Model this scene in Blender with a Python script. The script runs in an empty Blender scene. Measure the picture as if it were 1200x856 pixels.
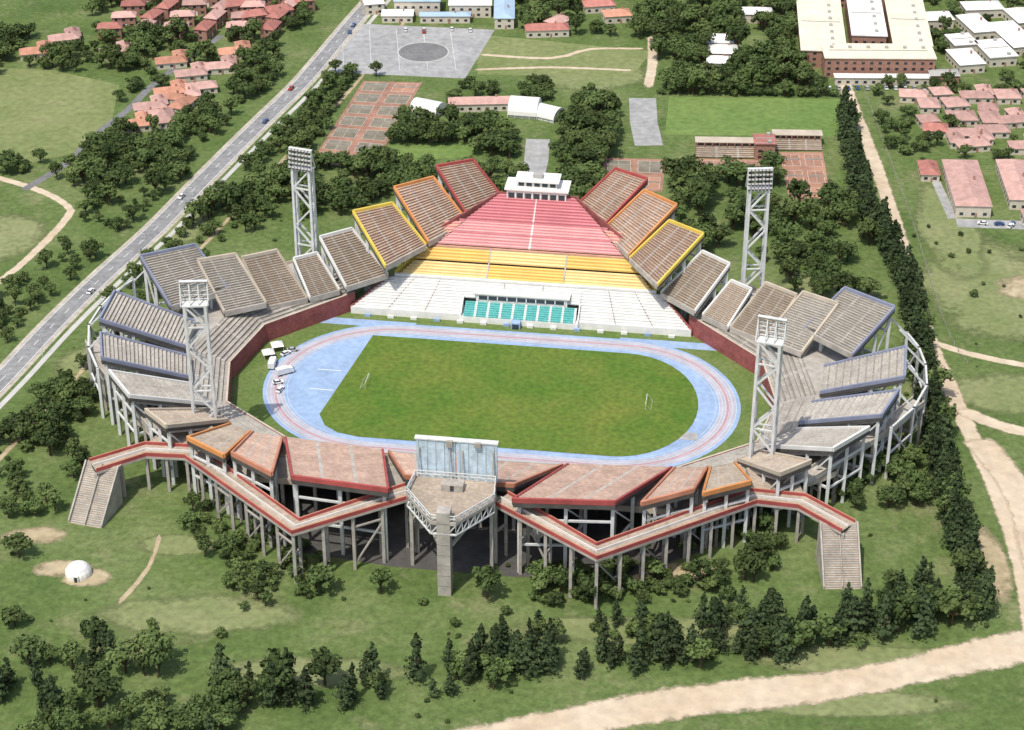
import bpy, math, random
from mathutils import Vector, Matrix, noise
R=random.Random(7)
scene=bpy.context.scene
COL=scene.collection
# ------------------------------------------------------------ materials
def mat(name,c,rough=.85,var=.15,scale=.15,c2=None,detail=5,spec=.2,fine=0,objrand=0,fa=.18):
    m=bpy.data.materials.new(name);m.use_nodes=True
    n=m.node_tree.nodes;l=m.node_tree.links
    b=n['Principled BSDF'];b.inputs['Roughness'].default_value=rough
    b.inputs['Specular IOR Level'].default_value=spec
    tc=n.new('ShaderNodeTexCoord')
    nt=n.new('ShaderNodeTexNoise');nt.inputs['Scale'].default_value=scale;nt.inputs['Detail'].default_value=detail
    nt.inputs['Roughness'].default_value=.65
    l.new(tc.outputs['Object'],nt.inputs['Vector'])
    rp=n.new('ShaderNodeValToRGB');rp.color_ramp.elements[0].position=.32;rp.color_ramp.elements[1].position=.68
    if c2 is None:
        a=tuple(max(0,x*(1-var)) for x in c);d=tuple(min(1,x*(1+var)) for x in c)
    else: a,d=c,c2
    rp.color_ramp.elements[0].color=(*a,1);rp.color_ramp.elements[1].color=(*d,1)
    l.new(nt.outputs['Fac'],rp.inputs['Fac'])
    out=rp.outputs['Color']
    if fine:
        n2=n.new('ShaderNodeTexNoise');n2.inputs['Scale'].default_value=fine;n2.inputs['Detail'].default_value=3
        l.new(tc.outputs['Object'],n2.inputs['Vector'])
        mr=n.new('ShaderNodeMapRange');mr.inputs[1].default_value=.3;mr.inputs[2].default_value=.7;mr.inputs[3].default_value=1-fa;mr.inputs[4].default_value=1+fa
        l.new(n2.outputs['Fac'],mr.inputs[0])
        mx=n.new('ShaderNodeMix');mx.data_type='RGBA';mx.blend_type='MULTIPLY';mx.inputs[0].default_value=1
        l.new(out,mx.inputs[6]);l.new(mr.outputs[0],mx.inputs[7]);out=mx.outputs[2]
    if objrand:
        oi=n.new('ShaderNodeObjectInfo');mr=n.new('ShaderNodeMapRange');mr.inputs[3].default_value=1-objrand;mr.inputs[4].default_value=1+objrand
        l.new(oi.outputs['Random'],mr.inputs[0])
        mx=n.new('ShaderNodeMix');mx.data_type='RGBA';mx.blend_type='MULTIPLY';mx.inputs[0].default_value=1
        l.new(out,mx.inputs[6]);l.new(mr.outputs[0],mx.inputs[7]);out=mx.outputs[2]
    l.new(out,b.inputs['Base Color'])
    return m
def ragged(m,thr=.5,scale=.25):
    n=m.node_tree.nodes;l=m.node_tree.links
    b=n['Principled BSDF'];o=n['Material Output']
    at=n.new('ShaderNodeAttribute');at.attribute_name='edge'
    tc=n.new('ShaderNodeTexCoord');nt=n.new('ShaderNodeTexNoise');nt.inputs['Scale'].default_value=scale;nt.inputs['Detail'].default_value=6
    nt.inputs['Roughness'].default_value=.7
    l.new(tc.outputs['Object'],nt.inputs['Vector'])
    ad=n.new('ShaderNodeMath');ad.operation='ADD';l.new(at.outputs['Fac'],ad.inputs[0]);l.new(nt.outputs['Fac'],ad.inputs[1])
    mr=n.new('ShaderNodeMapRange');mr.inputs[1].default_value=thr+.2;mr.inputs[2].default_value=thr+.5
    l.new(ad.outputs[0],mr.inputs[0])
    tr=n.new('ShaderNodeBsdfTransparent');mx=n.new('ShaderNodeMixShader')
    l.new(mr.outputs[0],mx.inputs[0]);l.new(tr.outputs[0],mx.inputs[1]);l.new(b.outputs[0],mx.inputs[2]);l.new(mx.outputs[0],o.inputs['Surface'])
    return m
M={}
def mk(k,*a,**kw): M[k]=mat(k,*a,**kw)
mk('concrete',(.4,.37,.33),var=.22,scale=.25)
mk('concrete_dark_and_shade',(.09,.085,.08),var=.25,scale=.2)  # dark concrete tone, also used to paint shade beneath the stands
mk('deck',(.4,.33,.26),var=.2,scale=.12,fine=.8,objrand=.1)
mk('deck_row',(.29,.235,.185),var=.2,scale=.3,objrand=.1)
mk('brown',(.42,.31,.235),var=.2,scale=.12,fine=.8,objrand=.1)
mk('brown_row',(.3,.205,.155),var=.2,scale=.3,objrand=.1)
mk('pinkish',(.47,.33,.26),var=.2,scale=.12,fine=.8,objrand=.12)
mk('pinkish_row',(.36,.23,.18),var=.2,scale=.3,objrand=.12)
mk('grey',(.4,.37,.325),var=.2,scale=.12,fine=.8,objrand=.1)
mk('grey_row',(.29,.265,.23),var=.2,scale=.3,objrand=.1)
mk('rim_red',(.38,.085,.08),var=.2)
mk('rim_dull',(.5,.22,.14),var=.2)
mk('rim_orange',(.62,.27,.1),var=.15)
mk('rim_yellow',(.7,.52,.1),var=.12)
mk('rim_white',(.68,.67,.64),var=.1)
mk('rim_blue',(.24,.26,.35),var=.15)
mk('rim_tan',(.52,.45,.36),var=.15)
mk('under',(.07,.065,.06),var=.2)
mk('redwall',(.28,.09,.085),var=.25,scale=.2,fine=1.2)
mk('s_white',(.76,.75,.71),var=.08,scale=.12,fine=.5,fa=.07)
mk('s_white_row',(.62,.62,.6),var=.08)
mk('s_yellow',(.78,.54,.18),var=.12,scale=.12)
mk('s_yellow_row',(.68,.45,.14),var=.1)
mk('s_yellow2',(.8,.64,.32),var=.12,scale=.12)
mk('s_yellow2_row',(.7,.53,.25),var=.1)
mk('s_red',(.6,.24,.26),var=.14,scale=.1)
mk('s_red_row',(.52,.18,.2),var=.1)
mk('s_pink',(.7,.37,.36),var=.12,scale=.1)
mk('s_pink_row',(.62,.3,.3),var=.1)
mk('s_orange',(.68,.4,.29),var=.1,scale=.2)
mk('teal',(.12,.42,.4),var=.2,scale=.8)
mk('white_paint',(.8,.8,.78),var=.05)
mk('steel_white',(.64,.65,.64),rough=.6,var=.14,scale=.3)
mk('glass',(.03,.04,.05),rough=.15,var=.2,spec=.6)
mk('panel_blue',(.5,.61,.7),rough=.5,var=.14,scale=.25,fine=.6)
mk('track_blue',(.29,.4,.58),var=.16,scale=.05,fine=.4,fa=.08)
mk('track_lane',(.42,.42,.48),var=.12,scale=.07,fine=.4,fa=.08)
mk('track_red',(.44,.28,.3),var=.15,scale=.12)
mk('pitch',(.065,.15,.018),c2=(.15,.185,.035),scale=.035,fine=.5,detail=9,fa=.22)
mk('verge',(.095,.16,.035),c2=(.16,.2,.07),scale=.07,fine=.6)
mk('asphalt',(.19,.19,.19),var=.15,scale=.1,fine=.5)
mk('road',(.25,.25,.25),var=.15,scale=.05,fine=.4)
mk('shoulder',(.44,.4,.33),var=.2,scale=.1,fine=.5)
mk('lot',(.34,.34,.335),var=.14,scale=.04,fine=.3)
mk('kerb',(.5,.49,.46),var=.1)
mk('court_red',(.34,.19,.135),var=.2,scale=.06,fine=.4)
mk('court_green',(.22,.2,.15),var=.3,scale=.08)
mk('court_red2',(.4,.22,.15),var=.2,scale=.08)
mk('roof_red',(.4,.17,.14),var=.2,scale=.3,objrand=.25)
mk('roof_pink',(.48,.3,.26),var=.18,scale=.3,objrand=.2)
mk('roof_orange',(.5,.25,.17),var=.18,scale=.3,objrand=.2)
mk('roof_white',(.76,.74,.7),var=.1,scale=.15,objrand=.1)
mk('roof_cream',(.76,.69,.53),var=.1,scale=.12)
mk('roof_blue',(.36,.48,.6),var=.1,scale=.2)
mk('roof_grey',(.4,.39,.37),var=.1,scale=.2)
mk('brick',(.36,.2,.15),var=.2,scale=.8)
mk('plaster',(.6,.54,.45),var=.1,scale=.3)
mk('bark',(.09,.06,.04),var=.3,scale=2)
mk('rubber',(.02,.02,.02),var=.1)
mk('car_white',(.75,.75,.75),rough=.3,var=.03,spec=.5)
mk('car_red',(.4,.03,.02),rough=.3,var=.03,spec=.5)
mk('car_blue',(.05,.1,.25),rough=.3,var=.03,spec=.5)
mk('car_silver',(.4,.41,.42),rough=.3,var=.03,spec=.5)
mk('leaf_a',(.045,.072,.022),c2=(.09,.13,.04),scale=.35,objrand=.4,detail=2)
mk('leaf_b',(.06,.088,.026),c2=(.115,.155,.05),scale=.35,objrand=.35,detail=2)
mk('leaf_pine',(.034,.055,.024),c2=(.07,.1,.04),scale=.4,objrand=.35,detail=2)
mk('dirt',(.5,.39,.27),c2=(.62,.53,.4),scale=.03,fine=.25,detail=8,fa=.12); ragged(M['dirt'],.45)
mk('dirtpatch',(.37,.3,.18),c2=(.46,.38,.25),scale=.06,fine=.3); ragged(M['dirtpatch'],.7,.12)
mk('field',(.16,.2,.07),c2=(.23,.25,.11),scale=.03,fine=.3)
mk('greenfield',(.12,.2,.05),c2=(.17,.24,.07),scale=.03,fine=.3)
mk('palegrass',(.17,.21,.08),c2=(.24,.255,.12),scale=.04,fine=.4); ragged(M['palegrass'],.62,.05)
def ground_mat():
    m=bpy.data.materials.new('ground_grass');m.use_nodes=True
    n=m.node_tree.nodes;l=m.node_tree.links;b=n['Principled BSDF'];b.inputs['Roughness'].default_value=.95;b.inputs['Specular IOR Level'].default_value=.1
    g=n.new('ShaderNodeNewGeometry')
    def ns(sc,de,ro=.6):
        t=n.new('ShaderNodeTexNoise');t.inputs['Scale'].default_value=sc;t.inputs['Detail'].default_value=de;t.inputs['Roughness'].default_value=ro
        l.new(g.outputs['Position'],t.inputs['Vector']);return t.outputs['Fac']
    r=n.new('ShaderNodeValToRGB');e=r.color_ramp.elements
    e[0].position=.3;e[0].color=(.07,.115,.032,1);e[1].position=.7;e[1].color=(.19,.225,.095,1)
    x=e.new(.5);x.color=(.115,.165,.052,1)
    l.new(ns(.022,11,.7),r.inputs['Fac'])
    r2=n.new('ShaderNodeValToRGB');e=r2.color_ramp.elements
    e[0].position=.54;e[0].color=(0,0,0,1);e[1].position=.74;e[1].color=(.85,.85,.85,1)
    l.new(ns(.04,9,.75),r2.inputs['Fac'])
    mx=n.new('ShaderNodeMix');mx.data_type='RGBA';l.new(r2.outputs['Color'],mx.inputs[0]);l.new(r.outputs['Color'],mx.inputs[6]);mx.inputs[7].default_value=(.27,.25,.14,1)
    mr=n.new('ShaderNodeMapRange');mr.inputs[1].default_value=.3;mr.inputs[2].default_value=.7;mr.inputs[3].default_value=.62;mr.inputs[4].default_value=1.3
    l.new(ns(.4,5,.75),mr.inputs[0])
    m2=n.new('ShaderNodeMix');m2.data_type='RGBA';m2.blend_type='MULTIPLY';m2.inputs[0].default_value=1
    l.new(mx.outputs[2],m2.inputs[6]);l.new(mr.outputs[0],m2.inputs[7]);l.new(m2.outputs[2],b.inputs['Base Color'])
    return m
M['ground']=ground_mat()
# ------------------------------------------------------------ mesh builder
class MB:
    def __init__(s): s.v=[];s.f=[];s.m=[];s.mats=[]
    def mi(s,k):
        if k not in s.mats: s.mats.append(k)
        return s.mats.index(k)
    def face(s,pts,k):
        i=len(s.v);s.v+= [tuple(p) for p in pts];s.f.append(tuple(range(i,i+len(pts))));s.m.append(s.mi(k))
    def hexa(s,b,t,k,kt=None):
        i=len(s.v);s.v+=[tuple(p) for p in b]+[tuple(p) for p in t];q=s.mi(k);qt=s.mi(kt or k)
        for f,mm in (((3,2,1,0),q),((4,5,6,7),qt),((0,1,5,4),q),((1,2,6,5),q),((2,3,7,6),q),((3,0,4,7),q)):
            s.f.append(tuple(i+j for j in f));s.m.append(mm)
    def box(s,x,y,z,w,d,h,k,a=0,kt=None):
        ca,sa=math.cos(a),math.sin(a);c=[]
        for px,py in ((-w/2,-d/2),(w/2,-d/2),(w/2,d/2),(-w/2,d/2)): c.append((x+px*ca-py*sa,y+px*sa+py*ca))
        s.hexa([(*p,z) for p in c],[(*p,z+h) for p in c],k,kt)
    def beam(s,p,q,w,h,k):
        p=Vector(p);q=Vector(q);d=(q-p)
        if d.length<1e-6:return
        d.normalize();side=d.cross(Vector((0,0,1)))
        if side.length<.05: side=Vector((1,0,0))
        side.normalize();up=side.cross(d)
        a=side*w/2;b=up*h/2
        s.hexa([p-a-b,p+a-b,p+a+b,p-a+b],[q-a-b,q+a-b,q+a+b,q-a+b],k)
    def wallseg(s,p,q,w,z0,z1,k,kt=None):
        d=Vector((q[0]-p[0],q[1]-p[1]));d.normalize();n=Vector((-d.y,d.x))*w/2
        P=[(p[0]-n.x,p[1]-n.y),(q[0]-n.x,q[1]-n.y),(q[0]+n.x,q[1]+n.y),(p[0]+n.x,p[1]+n.y)]
        zz=[0,1,1,0]
        s.hexa([(*P[i],z0[zz[i]]) for i in range(4)],[(*P[i],z1[zz[i]]) for i in range(4)],k,kt)
    def cyl(s,x,y,z,r,h,k,n=8,r2=None):
        r2=r if r2 is None else r2;i=len(s.v);q=s.mi(k)
        for zz,rr in((z,r),(z+h,r2)):
            for j in range(n): s.v.append((x+rr*math.cos(j*2*math.pi/n),y+rr*math.sin(j*2*math.pi/n),zz))
        for j in range(n): s.f.append((i+j,i+(j+1)%n,i+n+(j+1)%n,i+n+j));s.m.append(q)
        s.f.append(tuple(i+n+j for j in range(n)));s.m.append(q)
    def mesh(s,name):
        me=bpy.data.meshes.new(name);me.from_pydata(s.v,[],s.f)
        for k in s.mats: me.materials.append(M[k])
        me.polygons.foreach_set('material_index',s.m);me.update();return me
    def obj(s,name,parent=None,loc=(0,0,0),rz=0):
        o=bpy.data.objects.new(name,s.mesh(name));COL.objects.link(o);o.location=loc;o.rotation_euler=(0,0,rz)
        if parent:o.parent=parent
        return o
def empty(name,loc=(0,0,0),rz=0):
    o=bpy.data.objects.new(name,None);COL.objects.link(o);o.location=loc;o.rotation_euler=(0,0,rz);return o
A8=math.radians(-8);CX,CY=-4.36,-20.9
def S2W(x,y):
    return CX+x*math.cos(A8)-y*math.sin(A8),CY+x*math.sin(A8)+y*math.cos(A8)
def W2S(x,y):
    x-=CX;y-=CY;return x*math.cos(A8)+y*math.sin(A8),-x*math.sin(A8)+y*math.cos(A8)
stad=empty('stadium',(CX,CY,0),A8)
# ------------------------------------------------------------ track + pitch
def oval(h,r,n=28,cx=0):
    p=[]
    for j in range(n+1):
        a=-math.pi/2+math.pi*j/n;p.append((cx+h+r*math.cos(a),r*math.sin(a)))
    for j in range(n+1):
        a=math.pi/2+math.pi*j/n;p.append((cx-h+r*math.cos(a),r*math.sin(a)))
    return p
def sheet(mb,pts,z,k): mb.face([(x,y,z) for x,y in pts],k)
def ringband(mb,h,r0,r1,z,k,n=28):
    a=oval(h,r0,n);b=oval(h,r1,n)
    for i in range(len(a)):
        j=(i+1)%len(a);mb.face([(*a[i],z),(*b[i],z),(*b[j],z),(*a[j],z)],k)
INN=[(-66,55),(-95,25),(-101,-4),(-95,-31),(-62,-56),(62,-56),(95,-31),(101,-4),(95,25),(66,55)]
mb=MB()
sheet(mb,INN,.05,'verge');mb.obj('infield_verge',stad)
mb=MB()
sheet(mb,oval(42.2,46.3),.09,'track_blue')
ringband(mb,42.2,38.6,44.8,.11,'track_lane')
ringband(mb,42.2,41.2,42.4,.125,'track_red')
for r in (37.3,38.5,39.7,40.9,42.1,43.3,44.7): ringband(mb,42.2,r,r+.08,.14,'white_paint')
for x,y,w,d in ((-66,8,9,.3),(-66,-6,9,.3),(70,5,6,.3),(70,-8,6,.3)): mb.box(x,y,.10,w,d,.03,'white_paint')
mb.box(70.5,-19,.10,7,5,.05,'lot')
mb.box(62,45,.07,44,5,.01,'track_blue');mb.box(-62,45,.07,44,5,.01,'track_blue')
mb.obj('running_track',stad)
g=[(-55,35.8),(44,35.8)]
for j in range(1,20):
    a=math.pi/2-math.pi*j/20;g.append((44+29*math.cos(a),35.8*math.sin(a)))
g+=[(44,-35.8),(-46,-35.8),(-54,-34),(-59.5,-30),(-63,-23)]
mb=MB();sheet(mb,g,.17,'pitch');mb.obj('grass_pitch',stad)
def goal(x,sg):
    m=MB()
    for y in(-3.66,3.66):
        m.cyl(x,y,.18,.06,2.44,'white_paint',8);m.beam((x,y,2.6),(x+sg*2,y,.2),.05,.05,'white_paint')
    m.beam((x,-3.66,2.6),(x,3.66,2.6),.12,.12,'white_paint');m.beam((x+sg*2,-3.66,.25),(x+sg*2,3.66,.25),.05,.05,'white_paint')
    m.obj('goal_posts',stad)
goal(-50,-1);goal(54,1)
# ------------------------------------------------------------ seating tiers
def lerp(a,b,t): return (a[0]+(b[0]-a[0])*t,a[1]+(b[1]-a[1])*t)
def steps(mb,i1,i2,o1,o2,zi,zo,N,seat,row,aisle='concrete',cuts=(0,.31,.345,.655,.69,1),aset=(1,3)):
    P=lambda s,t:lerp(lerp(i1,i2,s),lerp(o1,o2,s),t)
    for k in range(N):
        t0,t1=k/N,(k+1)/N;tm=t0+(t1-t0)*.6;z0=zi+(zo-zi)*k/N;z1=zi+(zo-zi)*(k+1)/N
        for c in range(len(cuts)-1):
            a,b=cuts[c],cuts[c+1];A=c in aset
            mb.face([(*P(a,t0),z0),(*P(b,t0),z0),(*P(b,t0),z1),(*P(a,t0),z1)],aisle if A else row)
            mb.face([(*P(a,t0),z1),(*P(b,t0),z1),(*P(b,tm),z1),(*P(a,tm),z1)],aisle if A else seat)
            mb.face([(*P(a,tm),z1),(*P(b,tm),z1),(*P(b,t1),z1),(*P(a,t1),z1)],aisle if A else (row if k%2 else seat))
def tier(i1,i2,o1,o2,zi,zo,rim,seat='deck',N=22,rimw=.8,cols=True,deep=1.6,name='seating_tier'):
    row=seat+'_row';mb=MB()
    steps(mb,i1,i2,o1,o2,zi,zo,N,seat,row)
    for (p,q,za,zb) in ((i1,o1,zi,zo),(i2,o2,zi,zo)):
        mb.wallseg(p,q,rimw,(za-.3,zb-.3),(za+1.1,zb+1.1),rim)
        mb.wallseg(p,q,rimw-.12,(za-deep,zb-deep),(za-.3,zb-.3),'concrete_dark_and_shade')
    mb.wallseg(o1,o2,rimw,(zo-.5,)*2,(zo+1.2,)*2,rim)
    mb.wallseg(o1,o2,rimw-.12,(zo-deep-.6,)*2,(zo-.5,)*2,'concrete_dark_and_shade')
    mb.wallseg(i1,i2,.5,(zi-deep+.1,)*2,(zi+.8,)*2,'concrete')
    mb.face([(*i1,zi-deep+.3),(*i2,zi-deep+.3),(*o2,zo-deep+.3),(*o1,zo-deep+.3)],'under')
    mb.obj(name,stad)
    if cols:
        fr=MB()
        for s in (.04,.5,.96):
            I=lerp(i1,i2,s);O=lerp(o1,o2,s)
            pts=[lerp(I,O,t) for t in(.12,.62,.96)];zs=[zi+(zo-zi)*t-deep for t in(.12,.62,.96)]
            fr.beam((*lerp(I,O,.02),zi-deep-.3),(*lerp(I,O,.98),zo-deep-.3),.9,1.5,'concrete')
            for p,z in list(zip(pts,zs))[1:]:
                fr.box(p[0],p[1],0,1.1,1.1,z,'steel_white')
            fr.beam((*pts[1],zs[1]*.45),(*pts[2],zs[2]*.42),.7,.8,'steel_white')
            fr.beam((*pts[1],zs[1]*.45),(*pts[2],zs[2]*.95),.5,.5,'steel_white')
        p=lerp(lerp(i1,i2,.04),lerp(o1,o2,.04),.96);q=lerp(lerp(i1,i2,.96),lerp(o1,o2,.96),.96)
        for f in(.4,.75): fr.beam((*p,(zo-deep)*f),(*q,(zo-deep)*f),.6,.7,'steel_white')
        fr.obj('support_frame',stad)
T=[
 ((-14.5,117),(-27.5,100.5),(-29.5,125.5),(-43.5,117.5),20,34,'rim_red','brown'),
 ((-27.5,97),(-40,77),(-43,107),(-57,95.5),20,34,'rim_orange','brown'),
 ((-40.5,74.5),(-53,54.5),(-55,81.5),(-69,72),20,34,'rim_yellow','brown'),
 ((-54,63),(-68,50),(-69,69),(-80,60),12,28,'rim_white','deck'),
 ((-71,51),(-81,43),(-81,58),(-89,52),10,22,'rim_white','deck'),
 ((-82,43),(-96,34),(-94,47),(-106,39),10,28,'rim_tan','deck'),
 ((-95,30),(-109,21),(-108,38),(-121,31),14,30,'rim_tan','grey'),
 ((-109,28),(-127,12),(-123,36),(-141,24),20,34,'rim_blue','grey'),
 ((-117,9),(-116,-9),(-145,3),(-144,-18),16,30,'rim_blue','grey'),
 ((-113,-13),(-109,-27),(-142,-24),(-136,-41),14,28,'rim_blue','grey'),
 ((-108,-30),(-98,-42),(-132,-46),(-120,-61),13,26,'rim_white','grey'),
 ((-96,-44),(-89,-50),(-113,-66),(-103,-75),12,24,'rim_tan','deck'),
 ((-88,-51),(-80,-55),(-94,-81),(-79,-90),11,24,'rim_orange','deck'),
 ((-79,-55),(-68,-57),(-76,-91),(-60,-101),11,26,'rim_dull','pinkish'),
 ((-67,-57),(-32,-60),(-52,-106),(-20,-109),11,29,'rim_red','pinkish'),
]
mr_=lambda p:(-p[0],p[1])
for t in T:
    i1,i2,o1,o2,zi,zo,rim,seat=t
    tier(i1,i2,o1,o2,zi,zo,rim,seat)
    tier(mr_(i1),mr_(i2),mr_(o1),mr_(o2),zi,zo,rim,seat)
tier((-30,-59),(-2,-60),(-18,-92),(-2,-92),10,23,'rim_dull','pinkish',cols=False)
tier((2,-60),(30,-59),(2,-92),(18,-92),10,23,'rim_dull','pinkish',cols=False)
OUT=[(-76,65),(-107,34),(-115,-4),(-107,-40),(-72,-70),(72,-70),(107,-40),(115,-4),(107,34),(76,65)]
OU2=[(-84,76),(-122,44),(-134,-5),(-122,-54),(-84,-84),(84,-84),(122,-54),(134,-5),(122,44),(84,76)]
mb=MB();wl=MB();dk=MB()
for i in range(9):
    col='grey' if i not in(4,) else 'deck'
    L=math.dist(INN[i],INN[i+1]);n=max(2,round(L/12));cuts=[0];
    for j in range(n): cuts+= [(j+.92)/n,(j+1)/n]
    cuts[-1]=1
    steps(mb,INN[i],INN[i+1],OUT[i],OUT[i+1],7,12,8,col,col+'_row',cuts=tuple(cuts),aset=tuple(range(1,len(cuts)-1,2)))
    wl.wallseg(INN[i],INN[i+1],.7,(0,0),(8,8),'redwall','rim_tan')
    a,b,c,d=OUT[i],OUT[i+1],OU2[i+1],OU2[i]
    dk.hexa([(*a,11),(*b,11),(*c,11),(*d,11)],[(*a,12.02),(*b,12.02),(*c,12.02),(*d,12.02)],'concrete')
    dk.wallseg(d,c,.4,(11,11),(13.2,13.2),'rim_tan')
    n=max(2,round(math.dist(d,c)/11))
    for j in range(n+1):
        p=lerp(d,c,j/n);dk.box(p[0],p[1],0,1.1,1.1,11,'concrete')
        p=lerp(a,b,j/n);dk.box(p[0],p[1],0,1.1,1.1,11,'concrete_dark_and_shade')
mb.obj('lower_bowl_seating',stad);wl.obj('arena_wall',stad);dk.obj('concourse_deck',stad)
mb=MB()
for i in range(9): mb.wallseg(lerp(INN[i],OUT[i],.95),lerp(INN[i+1],OUT[i+1],.95),.4,(0,0),(10.8,10.8),'concrete_dark_and_shade')  # enclosure coloured near-black to paint the undercroft's shade
# dark ground sheet: shade under the stands painted as colour
mb.face([(*p,.04) for p in [(-60,-58),(60,-58),(84,-84),(56,-106),(20,-110),(-20,-110),(-56,-106),(-84,-84)]],'concrete_dark_and_shade')
mb.obj('undercroft_shade_wall',stad)
# ------------------------------------------------------------ back grandstand
mb=MB()
def terr(x0,x1,y0,X0,X1,y1,z0,z1,N,seat,row,nais,aisle='concrete'):
    cuts=[0]
    for j in range(1,nais+1):
        c=j/(nais+1);cuts+=[c-.006,c+.006]
    cuts.append(1)
    steps(mb,(x0,y0),(x1,y0),(X0,y1),(X1,y1),z0,z1,N,seat,row,aisle,tuple(cuts),tuple(range(1,len(cuts)-1,2)))
terr(-67,-23,52,-54,-23,66,2.5,10,12,'s_white','s_white_row',2)
terr(23,67,52,23,54,66,2.5,10,12,'s_white','s_white_row',2)
terr(-23,23,58.5,-23,23,66,6.8,10,6,'s_white','s_white_row',2)
terr(-50,-15.6,67.5,-45,-15.6,74,10.5,13.7,5,'s_yellow2','s_yellow2_row',0)
terr(-15,15,67.5,-15,15,74,10.5,13.7,5,'s_yellow','s_yellow_row',0)
terr(15.6,50,67.5,15.6,45,74,10.5,13.7,5,'s_yellow2','s_yellow2_row',0)
terr(-45,-15.6,74.4,-41,-15.6,80,14.2,17,4,'s_yellow','s_yellow_row',0)
terr(-15,15,74.4,-15,15,80,14.2,17,4,'s_yellow2','s_yellow2_row',0)
terr(15.6,45,74.4,15.6,41,80,14.2,17,4,'s_yellow','s_yellow_row',0)
for x in(-15.3,15.3): mb.wallseg((x,67.5),(x,80),.55,(9,9),(11,17.4),'concrete')
terr(-37,37,81,-32,32,86.5,18,20.6,4,'s_pink','s_pink_row',1,'rim_white')
terr(-32,32,86.9,-27,27,92,21,23.5,4,'s_pink','s_pink_row',1,'rim_white')
terr(-27,27,92.5,-15,15,104,24,30.5,9,'s_red','s_red_row',1,'rim_white')
terr(-47,-38,80.5,-36,-28,92,17,23,8,'s_orange','s_pink_row',0)
terr(38,47,80.5,28,36,92,17,23,8,'s_orange','s_pink_row',0)
for s in(-1,1):
    mb.wallseg((s*45,52),(s*23,52),.6,(0,0),(3.1,3.1),'s_white');mb.wallseg((s*67,52),(s*45,52),.6,(0,0),(3.1,3.1),'s_white')
    mb.wallseg((s*67,52),(s*54,66),.6,(0,0),(3.3,11),'redwall')
    mb.wallseg((s*52,67.5),(s*43,80),.6,(0,0),(11.5,18),'rim_yellow')
    mb.wallseg((s*47,80),(s*16,104),.6,(0,0),(18.2,31),'redwall')
mb.box(0,67,0,104,1.2,10.9,'s_white');mb.box(0,80.8,0,92,.5,17.6,'s_orange');mb.box(0,92.2,0,60,.4,24,'s_red')
mb.box(0,86.7,0,64,.35,21.1,'s_red')
mb.box(0,104.6,0,34,.8,31,'redwall')
for x in (-50,-36,36,50):
    for z,y in ((3.5,54),(6.5,59),(9.5,64)): mb.beam((x*.97,y,z),(x*.97,y,z+1.1),.12,.12,'steel_white')
mb.obj('colour_terrace',stad)
mb=MB()
mb.box(0,54.6,0,46,7.6,2.6,'s_white')
steps(mb,(-22,51),(22,51),(-22,57.5),(22,57.5),2.65,6,7,'teal','teal','rim_white',tuple(sum([[j/9,(j+.82)/9] for j in range(9)],[])+[1]),tuple(range(1,18,2)))
mb.box(0,59,0,36,2.2,9.2,'s_white');mb.box(0,60,9.2,38,5.4,.5,'roof_white')
mb.box(0,57.8,6.9,34,.2,1.5,'glass')
for j in range(10): mb.box(-17+j*3.78,57.7,6.9,.35,.3,1.6,'white_paint')
mb.box(-1,49.4,0,3.5,3,2.8,'track_blue');mb.box(-1,47.85,0.2,2.6,.12,2.1,'glass')
for s in(-1,1): mb.wallseg((s*23,51),(s*23,58),.4,(0,0),(4,8),'white_paint')
for j in range(14): mb.box(-60+j*9.2,50.2,.06,2.4,1,1.1,'s_white' if j%3 else 'track_blue')
mb.obj('vip_stand',stad)
mb=MB()
mb.box(0,107,28,24,9,5.5,'s_white');mb.box(0,107,33.5,26,11,.6,'roof_white')
mb.box(0,107.5,34.1,16,7,2.6,'s_white');mb.box(0,107.5,36.7,18,9,.5,'roof_white')
mb.box(0,107.5,37.2,4,3,1.6,'roof_grey');mb.box(0,107,0,22,8,28,'concrete')
for j in range(7): mb.box(-10.2+j*3.4,102.45,29,2.4,.15,3,'glass')
for j in range(5): mb.box(-6.4+j*3.2,103.95,34.6,2.2,.15,1.5,'glass')
for j in range(8): mb.box(-11.9+j*3.4,102.3,28,.4,.5,5.5,'white_paint')
mb.obj('pavilion',stad)
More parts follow.
